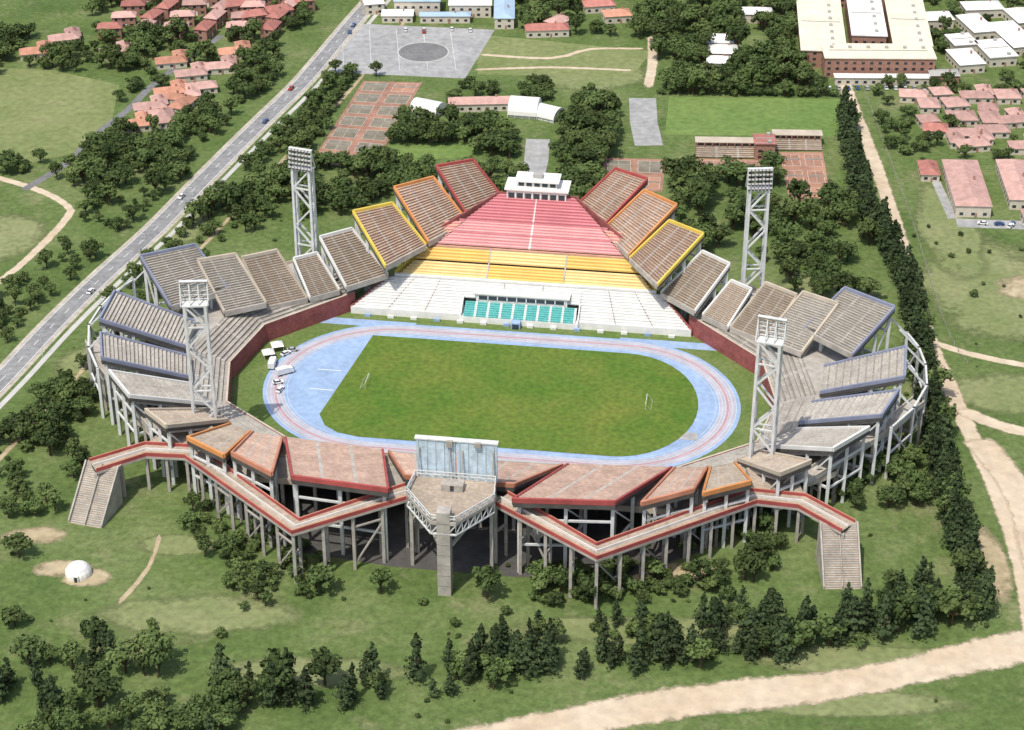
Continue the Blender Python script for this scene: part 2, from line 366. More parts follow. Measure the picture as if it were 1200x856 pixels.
# ------------------------------------------------------------ walkways
def walkway(pts,w,name,pc='rim_red',deck='deck',colsp=9,cw=1.0,under=1.2,h=1.2,brace=True,mid=None):
    mb=MB();c=MB()
    n=len(pts);L=[];Rr=[]
    for i,p in enumerate(pts):
        if i==0:d=Vector(pts[1][:2])-Vector(p[:2])
        elif i==n-1:d=Vector(p[:2])-Vector(pts[i-1][:2])
        else: d=(Vector(pts[i+1][:2])-Vector(p[:2])).normalized()+(Vector(p[:2])-Vector(pts[i-1][:2])).normalized()
        d.normalize();nn=Vector((-d.y,d.x))
        L.append((p[0]+nn.x*w/2,p[1]+nn.y*w/2));Rr.append((p[0]-nn.x*w/2,p[1]-nn.y*w/2))
    for i in range(n-1):
        z0,z1=pts[i][2],pts[i+1][2]
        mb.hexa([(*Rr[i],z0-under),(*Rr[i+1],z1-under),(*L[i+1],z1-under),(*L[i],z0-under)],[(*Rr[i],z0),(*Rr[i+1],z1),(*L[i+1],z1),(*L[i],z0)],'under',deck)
        for E in(L,Rr):
            mb.wallseg(E[i],E[i+1],.4,(z0-.3,z1-.3),(z0+h,z1+h),pc,'rim_dull' if pc=='rim_red' else 'rim_tan')
            mb.wallseg(E[i],E[i+1],.5,(z0-under,z1-under),(z0-.3,z1-.3),'concrete')
        if mid:
            m0=lerp(L[i],Rr[i],.5);m1=lerp(L[i+1],Rr[i+1],.5)
            mb.wallseg(m0,m1,.3,(z0-.2,z1-.2),(z0+.8,z1+.8),mid)
        Ls=math.dist(pts[i][:2],pts[i+1][:2]);k=max(1,round(Ls/colsp))
        for j in range(k+1):
            if j==0 and i>0: continue
            t=j/k
            a=lerp(L[i],L[i+1],t);b=lerp(Rr[i],Rr[i+1],t);z=z0+(z1-z0)*t-under
            for q in(lerp(a,b,.12),lerp(a,b,.88)): c.box(q[0],q[1],0,cw,cw,z,'concrete')
            c.beam((*lerp(a,b,.1),z*.55),(*lerp(a,b,.9),z*.55),.6,.8,'concrete')
            if brace and j<k and j%2==0:
                t2=(j+1)/k;b2=lerp(lerp(L[i],L[i+1],t2),lerp(Rr[i],Rr[i+1],t2),.88)
                zz=z0+(z1-z0)*t2-under
                c.beam((*lerp(a,b,.88),z*.1),(*b2,zz*.75),.45,.5,'concrete')
                c.beam((*lerp(a,b,.88),z*.8),(*b2,zz*.8),.5,.6,'concrete')
    mb.obj(name,stad);c.obj(name+'_columns',stad)
for s in(-1,1):
    walkway([(s*126,-87,14),(s*111,-75.5,14.5),(s*95,-75.5,15),(s*48,-120,20),(s*15,-101,24)],7,'zigzag_walkway',mid='rim_white')
    walkway([(s*150,-13,18),(s*139,-30,17),(s*127,-44,16),(s*110,-63,14)],4.5,'side_walkway',pc='roof_grey',deck='grey',colsp=8)
    mb=MB();P=[(s*96,-72),(s*112,-72),(s*106,-52),(s*92,-58)]
    mb.hexa([(*p,13) for p in P],[(*p,14.4) for p in P],'concrete','deck')
    mb.obj('walkway_platform',stad)
    mb=MB();Q=[(s*147,30),(s*151,20),(s*153,8),(s*153,-6),(s*148,-22),(s*140,-36)]
    for a,b in zip(Q,Q[1:]):
        for p in(a,b): mb.box(p[0],p[1],0,1,1,21,'steel_white')
        mb.beam((*a,2),(*b,20),.6,.6,'steel_white');mb.beam((*a,20.6),(*b,20.6),.7,.8,'steel_white');mb.beam((*a,10),(*b,10),.6,.6,'steel_white')
        mb.beam((*a,20),(a[0]*.95,a[1]*.96,28),.6,.6,'steel_white')
    mb.obj('flank_truss',stad)
    mb=MB();d=Vector((s*.15,-.99)).normalized() ;nn=Vector((-d.y,d.x));o=Vector((s*123,-86))
    N=28;run=16;W=12
    for k in range(N):
        c0=o+d*(run*k/N);c1=o+d*(run*(k+1)/N);z=14*(1-(k+1)/N)+.1
        mb.hexa([(*(c0-nn*W/2),0),(*(c1-nn*W/2),0),(*(c1+nn*W/2),0),(*(c0+nn*W/2),0)],[(*(c0-nn*W/2),z),(*(c1-nn*W/2),z),(*(c1+nn*W/2),z),(*(c0+nn*W/2),z)],'concrete','deck' if k%2 else 'grey')
    for q in(-.5,.5,0):
        a=o+nn*W*q;b=a+d*run;mb.wallseg(a,b,.5 if q else .25,(0,0),(15.2,1.2),'concrete')
    mb.wallseg(o-nn*W/2,o+nn*W/2,.5,(0,0),(13.9,13.9),'concrete')
    e=o-d*3
    mb.hexa([(*(o-nn*6),12.8),(*(o+nn*6),12.8),(*(e+nn*6),12.8),(*(e-nn*6),12.8)],[(*(o-nn*6),14.06),(*(o+nn*6),14.06),(*(e+nn*6),14.06),(*(e-nn*6),14.06)],'concrete','deck')
    mb.obj('entrance_stairs',stad)
# ------------------------------------------------------------ scoreboard
sb=empty('scoreboard');sb.parent=stad
mb=MB();X=0
for s in(-1,1):
    mb.box(X+s*6.7,-96,27,12.8,1.6,14.5,'panel_blue')
    for j in range(5): mb.box(X+s*6.7-5.6+j*2.8,-96.95,27,.12,.3,14.5,'steel_white')
mb.box(X,-96,41.6,27,2.2,.4,'steel_white')
mb.box(X-2,-97.4,39.9,2,1,2.3,'concrete');mb.box(X+7,-97.4,40.4,2.2,1,1.8,'concrete')
mb.obj('display_panels',sb)
mb=MB();mb.box(X,-121,0,4.2,4,32,'concrete')
for z in range(4,32,4): mb.box(X,-123.05,z,4.25,.14,.08,'grey_row')
mb.obj('pillar',sb)
mb=MB()
P=[(-13,-99),(-14,-109),(-4,-122.8),(4,-122.8),(14,-109),(13,-99)]
i0=[(*p,27.5) for p in P];i1=[(*p,28.5) for p in P]
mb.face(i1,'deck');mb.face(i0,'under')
for i in range(6):
    p,q=P[i],P[(i+1)%6];mb.wallseg(p,q,.4,(27.5,27.5),(28.7,28.7),'concrete')
    for h in(29.9,31): mb.beam((*p,h),(*q,h),.25,.25,'steel_white')
    for h in(24,): mb.beam((*p,h),(*q,h),.5,.5,'steel_white')
    n=max(2,round(math.dist(p,q)/3))
    for j in range(n+1):
        c=lerp(p,q,j/n);mb.beam((*c,24),(*c,31.1),.25,.25,'steel_white')
        if j<n:
            mb.beam((*c,24),(*lerp(p,q,(j+1)/n),27.6),.3,.3,'steel_white')
            mb.beam((*c,28.7),(*lerp(p,q,(j+1)/n),31),.18,.18,'steel_white')
for s in(-1,1):
    mb.beam((s*12,-99,28.7),(s*12,-97.3,39),.4,.4,'concrete');mb.beam((s*2,-99,28.7),(s*2,-97.3,39),.4,.4,'concrete')
    mb.beam((s*2,-120,18),(s*13,-104,27.4),.9,1.1,'concrete');mb.box(s*12.6,-101,0,1.2,1.2,27.4,'concrete');mb.box(s*13,-108,0,1.1,1.1,27.4,'concrete')
    mb.beam((s*13,-102,16),(s*13,-108,16),.7,.7,'concrete')
mb.box(0,-104,28.55,7,4,2.4,'grey');mb.box(0,-106.05,28.8,1.2,.1,2,'glass')
mb.obj('platform',sb)
# ------------------------------------------------------------ floodlight towers
def tower(x,y,H):
    mb=MB()
    wx,dy=7.2,3.2
    for a,b in [(-wx/2,-dy/2),(wx/2,-dy/2),(wx/2,dy/2),(-wx/2,dy/2)]: mb.beam((a*1.06,b*1.1,0),(a*.98,b,H),.95,.95,'steel_white')
    f=lambda h:1.06-.08*h/H
    n=7
    for k in range(n):
        h0=H*k/n;h1=H*(k+1)/n;f0,f1=f(h0),f(h1)
        for yy in(-dy/2,dy/2):
            a=(-wx/2*f0,yy,h0);b=(wx/2*f1,yy,h1)
            if k%2:a=(wx/2*f0,yy,h0);b=(-wx/2*f1,yy,h1)
            mb.beam(a,b,.6,.6,'steel_white')
            if k%3==2 or k in(0,): mb.beam((-wx/2*f1,yy,h1),(wx/2*f1,yy,h1),.5,.5,'steel_white')
        for xx in(-1,1): mb.beam((xx*wx/2*f0,-dy/2,h0),(xx*wx/2*f1,dy/2,h1),.3,.3,'steel_white')
    mb.box(0,0,H-.3,8.6,4.2,.5,'steel_white')
    for r in range(5):
        z=H+.9+r*1.75;yo=-1.8+r*0.25
        mb.beam((-4.6,yo,z),(4.6,yo,z),.3,.3,'steel_white')
        for c in range(7):
            x0=-4.1+c*1.36
            mb.beam((x0,yo-.15,z),(x0,yo-.9,z-.4),.9,.9,'roof_grey')
            mb.beam((x0,yo-.9,z-.4),(x0,yo-.97,z-.44),.78,.78,'glass')
    for c in(-4.6,-1.5,1.5,4.6):
        mb.beam((c,-1.9,H),(c,-1,H+8.4),.35,.35,'steel_white');mb.beam((c,1.8,H),(c,-1,H+8.2),.35,.35,'steel_white')
    mb.box(0,-.6,H+8.3,9.6,1.3,.25,'steel_white')
    wx_,wy_=S2W(x,y)
    mb.obj('floodlight_tower',None,(wx_,wy_,0),A8+(0 if y>0 else math.pi)+ (.2 if x*y>0 else -.2))
tower(-97,-51,59);tower(97,-49,59);tower(-86,62,57);tower(89,65,59)
# ------------------------------------------------------------ ground, roads
mb=MB();mb.face([(-6000,-3000,0),(6000,-3000,0),(6000,9000,0),(-6000,9000,0)],'ground');mb.obj('ground')
def smooth(pts,step=6):
    out=[];n=len(pts)
    for i in range(n-1):
        p0=pts[max(0,i-1)];p1=pts[i];p2=pts[i+1];p3=pts[min(n-1,i+2)]
        k=max(2,int(math.dist(p1,p2)/step))
        for j in range(k):
            t=j/k;out.append(tuple(.5*(2*p1[a]+(p2[a]-p0[a])*t+(2*p0[a]-5*p1[a]+4*p2[a]-p3[a])*t*t+(3*p1[a]-p0[a]-3*p2[a]+p3[a])*t**3) for a in(0,1)))
    out.append(pts[-1]);return out
def offset(pts,d):
    o=[]
    for i,p in enumerate(pts):
        a=pts[max(0,i-1)];b=pts[min(len(pts)-1,i+1)];v=Vector((b[0]-a[0],b[1]-a[1])).normalized();o.append((p[0]-v.y*d,p[1]+v.x*d))
    return o
def ribbon(name,pts,w,z,k,edge=False,sm=True,h=0):
    P=smooth(pts) if sm else pts
    if edge: offs=[-.5,-.3,0,.3,.5];ev=[0,.55,1,.55,0]
    else: offs=[-.5,.5];ev=[1,1]
    W_=[(w*(1+.22*noise.noise(Vector((p[0]*.03,p[1]*.03,7)))) if edge else w) for p in P]
    v=[];f=[];e=[]
    U=offset(P,1)
    for j in range(len(P)):
        for r in range(len(offs)):
            dd=offs[r]*W_[j];v.append((P[j][0]+(U[j][0]-P[j][0])*dd,P[j][1]+(U[j][1]-P[j][1])*dd,z));e.append(ev[r] if not(edge and j in(0,len(P)-1)) else 0)
    m=len(offs)
    for j in range(len(P)-1):
        for r in range(m-1): f.append((j*m+r,j*m+r+1,(j+1)*m+r+1,(j+1)*m+r))
    me=bpy.data.meshes.new(name);me.from_pydata(v,[],f);me.materials.append(M[k])
    at=me.attributes.new('edge','FLOAT','POINT');at.data.foreach_set('value',e)
    ob=bpy.data.objects.new(name,me);COL.objects.link(ob)
    if h:
        s=ob.modifiers.new('s','SOLIDIFY');s.thickness=h;s.offset=1
    return ob
def patch(name,x,y,rx,ry,z,k,ang=0):
    n=24;v=[(x,y,z)];e=[1];f=[]
    for ring,ee in((.6,.6),(1,0)):
        for j in range(n):
            a=j*2*math.pi/n;px=rx*ring*math.cos(a);py=ry*ring*math.sin(a)
            v.append((x+px*math.cos(ang)-py*math.sin(ang),y+px*math.sin(ang)+py*math.cos(ang),z));e.append(ee)
    for j in range(n):
        k2=(j+1)%n;f.append((0,1+j,1+k2));f.append((1+j,1+n+j,1+n+k2,1+k2))
    me=bpy.data.meshes.new(name);me.from_pydata(v,[],f);me.materials.append(M[k])
    at=me.attributes.new('edge','FLOAT','POINT');at.data.foreach_set('value',e)
    ob=bpy.data.objects.new(name,me);COL.objects.link(ob);return ob
def poly(name,pts,z,k):
    mb=MB();mb.face([(x,y,z) for x,y in pts],k);return mb.obj(name)
ROAD=[(-232,-140),(-206,-60),(-191,-12),(-180,28),(-167,69),(-152,111),(-137,161),(-120,216),(-104,266),(-93,309),(-83,350),(-70,400),(-40,520)]
ribbon('road_shoulder',ROAD,12,.03,'shoulder')
ribbon('main_road',ROAD,8.4,.05,'road')
RS=smooth(ROAD)
for sgn in(-1,1): ribbon('road_edge_line',offset(RS,sgn*3.8),.25,.07,'white_paint',sm=False)
mb=MB()
for i in range(0,len(RS)-1,2):
    a,b=RS[i],RS[i+1];mb.wallseg(a,lerp(a,b,.6),.22,(.065,.065),(.085,.085),'white_paint')
mb.obj('road_centre_line')
ribbon('pavement',offset(RS,-8.6),2.2,.02,'kerb',sm=False,h=.12)
ribbon('dirt_path',offset(RS,-26),3.2,.02,'dirtpatch',edge=True,sm=False)
PATH=[(-225,40),(-208,66),(-199,90),(-191,123),(-193,134),(-209,150),(-240,168)]
ribbon('dirt_path',PATH,4.5,.03,'dirt',edge=True)
SR=[(-215,150),(-201,178),(-194,206),(-183,237),(-174,271),(-150,330)]
ribbon('side_road',SR,4,.035,'asphalt')
ribbon('dirt_track',[(163,300),(163,240),(164,188),(164,144),(163,88),(161,24),(163,-31),(166,-76),(166,-120),(163,-150),(160,-172)],8,.03,'dirt',edge=True)
ribbon('dirt_track',[(166,-50),(174,-90),(172,-130),(176,-160),(185,-175)],14,.05,'dirt',edge=True)
ribbon('dirt_track',[(158,20),(175,8),(200,-2),(240,-10)],5,.035,'dirt',edge=True)
ribbon('dirt_track',[(162,-30),(180,-45),(215,-55)],8,.037,'dirt',edge=True)
ribbon('dirt_road',[(-80,-235),(-10,-212),(25,-201),(51,-194),(103,-185),(157,-168),(230,-150)],17,.06,'dirt',edge=True)
ribbon('dirt_path',[(-17,305),(20,300),(40,312),(68,312)],3.4,.03,'dirt',edge=True)
ribbon('dirt_path',[(72,330),(70,290),(66,262)],6,.034,'dirt',edge=True)
ribbon('dirt_path',[(-20,285),(20,288),(60,284)],3,.032,'dirt',edge=True)
ribbon('dirt_path',[(-126,-150),(-118,-128),(-117,-106)],3,.03,'dirtpatch',edge=True)
ribbon('access_road',[(63,250),(62,222),(63,196)],13,.033,'lot',sm=False)
ribbon('access_road',[(12,203),(11,180),(9,163)],11,.033,'lot',sm=False)
poly('pasture',[(-300,300),(-255,287),(-229,285),(-192,266),(-189,225),(-199,188),(-223,174),(-240,178),(-300,190)],.02,'field')
poly('playing_field',[(76,252),(159,249),(153,206),(71,208)],.02,'greenfield')
poly('dirt_field',[(-18,332),(71,309),(59,276),(-17,279)],.015,'field')
poly('lawn',[(-68,175),(-15,185),(-18,200),(-60,196)],.015,'greenfield')
poly('car_park',[(-83,347),(-9,338),(-23,274),(-91,282)],.022,'lot')
mb=MB()
for i in range(5): mb.box(-86+i*14,312,.025,.15,55,.02,'white_paint',a=.08)
mb.obj('parking_lines')
mb=MB();n=32
for j in range(n):
    a0=j*2*math.pi/n;a1=(j+1)*2*math.pi/n
    for r0,r1,k in((0,12.5,'asphalt'),(12.5,13.2,'kerb')):
        mb.face([(-45+r1*math.cos(a0),308+r1*math.sin(a0),.05),(-45+r1*math.cos(a1),308+r1*math.sin(a1),.05),(-45+r0*math.cos(a1),308+r0*math.sin(a1),.05),(-45+r0*math.cos(a0),308+r0*math.sin(a0),.05)],k)
mb.obj('car_park_circle')
for q,(x,y,rx,ry,k) in enumerate(((-146,-128,14,7,'dirtpatch'),(-137,-133,12,7,'dirtpatch'),(-158,-110,16,7,'dirtpatch'),(210,60,22,16,'dirtpatch'),(-160,0,18,20,'palegrass'),(-100,-152,45,14,'palegrass'),(40,-160,60,10,'palegrass'),
   (110,-175,50,10,'palegrass'),(195,60,40,60,'palegrass'),(-215,105,25,30,'palegrass'),(-140,120,15,30,'palegrass'),(120,60,20,20,'palegrass'),(40,280,40,30,'palegrass'),(-60,-180,40,10,'palegrass'),(156,-125,8,30,'dirtpatch'),(100,-195,50,8,'palegrass'),(190,-20,40,20,'palegrass'),(185,110,18,60,'palegrass'),(40,-130,40,8,'dirtpatch'),(-110,-115,20,8,'palegrass'))):
    patch('bare_soil' if k=='dirtpatch' else 'pale_grass',x,y,rx,ry,(.003 if k=='palegrass' else .009)+q*.0004,k)
def courts(name,c,rows,cols,base='court_red',inner='court_green'):
    a,b,cc,d=c;mb=MB();mb.face([(*p,.03) for p in c],base)
    P=lambda s,t:lerp(lerp(a,b,s),lerp(d,cc,s),t)
    for i in range(cols):
        for j in range(rows):
            s0,s1=(i+.12)/cols,(i+.88)/cols;t0,t1=(j+.14)/rows,(j+.86)/rows
            q=[P(s0,t0),P(s1,t0),P(s1,t1),P(s0,t1)];mb.face([(*p,.045) for p in q],inner if R.random()<.75 else 'court_red2')
            for k in range(4): mb.wallseg(q[k],q[(k+1)%4],.1,(.05,.05),(.065,.065),'white_paint')
            mb.wallseg(lerp(q[0],q[1],.5),lerp(q[3],q[2],.5),.08,(.05,.05),(.07,.07),'white_paint')
            mb.wallseg(lerp(q[0],q[3],.5),lerp(q[1],q[2],.5),.08,(.06,.06),(1.05,1.05),'concrete')
    for k in range(4):
        n=max(2,int(math.dist(c[k],c[(k+1)%4])/6))
        for j in range(n):
            p=lerp(c[k],c[(k+1)%4],j/n);mb.box(p[0],p[1],0,.1,.1,3,'concrete')
    mb.obj(name)
courts('tennis_courts',[(-91,178),(-63,171),(-44,269),(-73,271)],7,2)
courts('tennis_courts',[(121,138),(139,136),(142,189),(122,189)],3,2,'court_red2','court_red')
courts('tennis_courts',[(42,150),(66,148),(70,181),(41,183)],2,2,'court_red','court_green')
courts('clay_court',[(84,168),(112,167),(113,181),(84,182)],1,2,'court_red2','court_red')
# ------------------------------------------------------------ buildings
def house(name,x,y,w,d,h,a,roof,wall='plaster',rh=2.2,ov=.5,flat=False):
    mb=MB()
    mb.box(0,0,0,w,d,h,wall)
    if flat:
        mb.box(0,0,h,w+2*ov,d+2*ov,.5,roof);mb.box(0,0,h+.5,w*.9,.25,.5,'roof_grey')
        for q in range(max(2,int(max(w,d)/9))):
            t=-.42+.84*q/max(1,int(max(w,d)/9)-1)
            mb.box(t*w if w>d else w*.22,t*d if d>=w else d*.2,h+.5,1.6,1.6,1.1,'roof_grey')
        for q in range(int(max(w,d)/6)):
            t=-.47+.94*q/int(max(w,d)/6)
            if d>w: mb.box(0,t*d,h+.5,w*.98,.15,.12,'s_white_row')
            else: mb.box(t*w,0,h+.5,.15,d*.98,.12,'s_white_row')
    else:
        W,D=w/2+ov,d/2+ov
        if w>=d: r0=(-w/2+d*.35,0);r1=(w/2-d*.35,0)
        else: r0=(0,-d/2+w*.35);r1=(0,d/2-w*.35)
        c=[(-W,-D,h),(W,-D,h),(W,D,h),(-W,D,h)];a0=(*r0,h+rh);a1=(*r1,h+rh)
        if w>=d: fs=[(c[0],c[1],a1,a0),(c[1],c[2],a1),(c[2],c[3],a0,a1),(c[3],c[0],a0)]
        else: fs=[(c[1],c[2],a1,a0),(c[2],c[3],a1),(c[3],c[0],a0,a1),(c[0],c[1],a0)]
        for f in fs: mb.face(f,roof)
        mb.face([(p[0],p[1],h-.02) for p in c],'plaster')
        mb.box(w*.2,0,h,.8,.8,rh+.8,'brick')
    fl=max(1,int(h/3))
    for f in range(fl):
        for k in range(max(2,int(w/4))):
            px=-w/2+ (k+.5)*w/max(2,int(w/4))
            for s in(-1,1): mb.box(px,s*(d/2+.02),f*3+1,1.6,.08,1.3,'glass')
        for k in range(max(1,int(d/4))):
            py=-d/2+(k+.5)*d/max(1,int(d/4))
            for s in(-1,1): mb.box(s*(w/2+.02),py,f*3+1,.08,1.5,1.3,'glass')
    mb.box(w*.08,-d/2-.05,0,1,.1,2.1,'brick' if wall=='plaster' else 'white_paint')
    return mb.obj(name,None,(x,y,0),a)
EXC=[]
def H(name,x,y,w,d,h,a,roof,wall='plaster',rh=2.2,**k):
    house(name,x,y,w,d,h,math.radians(a),roof,wall,rh,**k)
    L=max(w,d);sh=min(w,d);n=max(1,int(L/sh+.5))
    for j in range(n):
        t=(-L/2+(j+.5)*L/n);aa=math.radians(a)+(0 if w>=d else math.pi/2)
        EXC.append((x+t*math.cos(aa),y+t*math.sin(aa),sh/2+2.5))
def LH(x,y,a,roof):
    H('tiled_house',x,y,15,8,3.2,a,roof)
    aa=math.radians(a);H('tiled_house_wing',x+5*math.cos(aa)-6*math.sin(aa),y+5*math.sin(aa)+6*math.cos(aa),7,11,3.1,a,roof,rh=1.9)
for x,y,a in ((-176,214,15),(-163,222,105),(-172,234,15),(-157,238,70),(-165,252,15),(-151,258,195),(-158,274,15),(-145,283,10),(-170,290,12),(-140,302,12),(-240,302,14),(-229,320,16),(-200,302,12)):
    LH(x,y,a,R.choice(['roof_orange','roof_orange','roof_pink']))
for r in range(4):
    for c in range(6):
        x=-205+c*16+r*3;y=330+r*15
        H('townhouse',x+R.uniform(-2,2),y+R.uniform(-2,2),12,7,6,72+R.uniform(-4,4) if c%2 else 5,R.choice(['roof_red','roof_pink','roof_red']),'brick')
for x,y in((-135,345),(-122,352),(-112,366),(-128,372),(-145,360)): H('townhouse',x,y,13,9,6.5,20,'roof_red','brick')
H('blue_roof_hall',-50,366,24,16,8,0,'roof_blue',rh=2)
H('blue_roof_hall',-22,362,22,14,7,0,'roof_white',rh=2)
H('blue_roof_hall',-4,352,10,26,6,0,'roof_blue',rh=1.5)
H('blue_roof_hall',-35,350,26,6,4,0,'roof_blue',rh=1)
H('blue_roof_hall',-60,352,16,9,4,0,'roof_white',rh=1)
H('tiled_house',-75,372,10,26,6,12,'roof_white')
def tent(x,y,w,d,h,a):
    mb=MB();n=10
    for i in range(n):
        a0=math.pi*i/n;a1=math.pi*(i+1)/n
        p=lambda q,yy:(w/2*math.cos(q),yy,1.6+h*math.sin(q))
        mb.face([p(a0,-d/2),p(a1,-d/2),p(a1,d/2),p(a0,d/2)],'roof_white')
        for yy in(-d/2,d/2): mb.face([p(a0,yy),p(a1,yy),(0,yy,1.6)],'s_white')
    for i in range(5):
        for s in(-1,1): mb.box(s*w/2,-d/2+d*i/4,0,.25,.25,1.7,'steel_white')
    mb.box(0,0,0,w*.9,d*.9,1.55,'s_white')
    mb.obj('marquee_tent',None,(x,y,0),math.radians(a));EXC.append((x,y,11));EXC.append((x,y-10,8))
tent(-40,232,12,14,5,65);tent(6,233,15,14,6,80);tent(17,228,11,12,4,60)
H('tiled_house',-14,238,32,8,4,3,'roof_pink');H('tiled_house',18,332,22,9,4,5,'roof_red');H('tiled_house',24,342,12,9,4,50,'roof_pink');H('tiled_house',55,352,14,10,4,10,'roof_orange');H('tiled_house',46,366,16,9,4,10,'roof_red')
EXC+=[(-25,228,7),(-14,228,7),(-4,226,7)]
def clubstand(x,y,w):
    mb=MB();mb.box(0,3,0,w,4,5.2,'brick');mb.box(0,2.4,5.2,w+1,6,.35,'rim_tan');steps(mb,(-w/2,-6),(w/2,-6),(-w/2,0.9),(w/2,.9),.4,3.3,6,'deck','deck_row')
    for j in range(9): mb.box(-w/2+.4+j*(w-.8)/8,-.4,0,.4,.4,5.2,'brick')
    for j in range(7): mb.box(-w/2+2+j*(w-4)/6,.92,3.4,2,.1,1.4,'glass')
    mb.obj('club_grandstand',None,(x,y,0),math.radians(-2));EXC.append((x-8,y,9));EXC.append((x+8,y,9))
clubstand(98,188,28);clubstand(131,196,22)
H('brick_clubhouse',114.5,185,9,10,8,-2,'roof_red','brick',flat=True)
H('college_building',158,325,22,76,9,-5,'roof_cream','brick',flat=True);H('college_building',182,332,17,60,11,-5,'roof_white','brick',flat=True)
H('college_building',203,328,19,68,9,-5,'roof_cream','brick',flat=True);H('college_building',181,284,54,18,10,-1,'roof_cream','brick',flat=True)
H('college_building',181,268,46,5,4,-1,'roof_white',rh=1);H('college_building',212,272,14,8,4,-1,'roof_grey','brick',1)
H('college_building',182,374,48,12,8,-5,'roof_white','brick',flat=True)
for x,y,w,d in ((106,300,14,12),(106,314,14,12),(103,286,12,9),(128,352,16,10),(150,376,14,10)): H('white_roof_hall',x,y,w,d,5,-3,'roof_white')
for x,y,w,d,a in ((226,290,13,20,10),(243,300,14,22,10),(228,312,12,14,10),(256,320,14,34,12),(240,335,12,24,12),(266,346,12,20,12),(222,345,14,12,5),(248,360,20,12,5)): H('white_roof_hall',x,y,w,d,5,a,'roof_white',flat=R.random()<.4)
for r in range(5):
    for c in range(5):
        x=196+c*13.5+R.uniform(-3,3);y=192+r*14.5+R.uniform(-3,3)
        if (r,c)==(0,0) or R.random()<.1:continue
        if R.random()<.4: LH(x,y,R.choice([0,90,180,10]),'roof_pink')
        else: H('tiled_house',x,y,R.choice([11,13,9]),R.choice([8,9,11]),3.3,R.choice([0,8,90,-8]),R.choice(['roof_pink','roof_pink','roof_pink','roof_red']))
H('long_red_hall',199,146,15,46,5.5,-3,'roof_pink',rh=2.5);H('long_red_hall',222,150,12,40,5,-3,'roof_pink',rh=2.5);H('tiled_house',186,165,8,14,3.5,-3,'roof_red');H('tiled_house',225,118,14,10,4,0,'roof_pink')
ribbon('yard',[(190,118),(240,114)],8,.02,'lot',sm=False);ribbon('yard',[(188,176),(189,122)],4,.024,'lot',sm=False)
mb=MB();n=16;prev=None
for k in range(7):
    ph=math.pi/2*k/6;r=4.3*math.cos(ph);z=1+3.2*math.sin(ph)
    ring=[(r*math.cos(j*2*math.pi/n),r*math.sin(j*2*math.pi/n),z) for j in range(n)]
    if prev:
        for j in range(n): mb.face([prev[j],prev[(j+1)%n],ring[(j+1)%n],ring[j]],'s_white' if k%3 else 's_white_row')
    prev=ring
mb.cyl(0,0,0,4.3,1.02,'s_white',16);mb.box(0,-4.2,0,1.6,1,2.2,'s_white');mb.box(0,-4.75,0,1,.1,1.9,'glass')
mb.obj('domed_hut',None,(-140,-131,0))
EXC.append((-140,-131,9))
# ------------------------------------------------------------ vehicles
def car(x,y,a,k,truck=False,name='parked_car',parent=None):
    mb=MB();L=4.4 if not truck else 7;W=1.8 if not truck else 2.4
    if not truck:
        mb.hexa([(-L/2,-W/2,.35),(L/2,-W/2,.35),(L/2,W/2,.35),(-L/2,W/2,.35)],[(-L/2+.1,-W/2+.08,.92),(L/2-.1,-W/2+.08,.85),(L/2-.1,W/2-.08,.85),(-L/2+.1,W/2-.08,.92)],k)
        mb.hexa([(-1.7,-.8,.9),(1.1,-.8,.88),(1.1,.8,.88),(-1.7,.8,.9)],[(-1.2,-.66,1.42),(.45,-.66,1.42),(.45,.66,1.42),(-1.2,.66,1.42)],'glass',k)
    else:
        mb.box(-1,0,.7,4.8,2.4,2.2,k);mb.hexa([(1.5,-1.1,.6),(3.5,-1.1,.6),(3.5,1.1,.6),(1.5,1.1,.6)],[(1.5,-1.05,2.4),(3.0,-1.05,2.4),(3.0,1.05,2.4),(1.5,1.05,2.4)],k);mb.box(3.25,0,1.5,.35,1.9,.7,'glass')
    for wx in(-L*.3,L*.3):
        for wy in(-W/2,W/2):
            i=len(mb.v);q=mb.mi('rubber');n=10
            for s in(-.12,.12):
                for j in range(n): mb.v.append((wx+.34*math.cos(j*6.2832/n),wy+s,.36+.34*math.sin(j*6.2832/n)))
            for j in range(n): mb.f.append((i+j,i+(j+1)%n,i+n+(j+1)%n,i+n+j));mb.m.append(q)
            mb.f.append(tuple(i+j for j in range(n)));mb.m.append(q);mb.f.append(tuple(i+n+j for j in range(n)));mb.m.append(q)
    o=mb.obj(name,parent,(x,y,.12),a);return o
CK=['car_white','car_white','car_silver','car_red','car_blue']
for x,y,a,k,t in ((-82,3,.5,'car_white',True),(-83,-4,.3,'car_white',False),(-81,-9,1.2,'car_white',False),(-85,17,.8,'car_white',False),(-83,20,.2,'car_silver',False),(-88,8,1.5,'car_white',True)):
    xx,yy=S2W(x,y);car(xx,yy,a,k,t,'white_truck' if t else 'parked_car')
for x,y in((-91,14),(-89,20)):
    mb=MB()
    for sx in(-2,2):
        for sy in(-2,2): mb.box(sx,sy,0,.12,.12,2.4,'steel_white')
    for q in range(4):
        c=[(-2.3,-2.3,2.4),(2.3,-2.3,2.4),(2.3,2.3,2.4),(-2.3,2.3,2.4)];mb.face([c[q],c[(q+1)%4],(0,0,4)],'roof_white')
    mb.obj('canopy_tent',None,(*S2W(x,y),0),.3)
for t,side in((20,1),(33,-1),(47,1),(60,-1),(66,1),(80,-1)):
    i=min(t,len(RS)-2);p=RS[i];q=RS[i+1];a=math.atan2(q[1]-p[1],q[0]-p[0]);o=offset(RS,side*1.9)[i];car(o[0],o[1],a+(math.pi if side>0 else 0),R.choice(CK),False,'car')
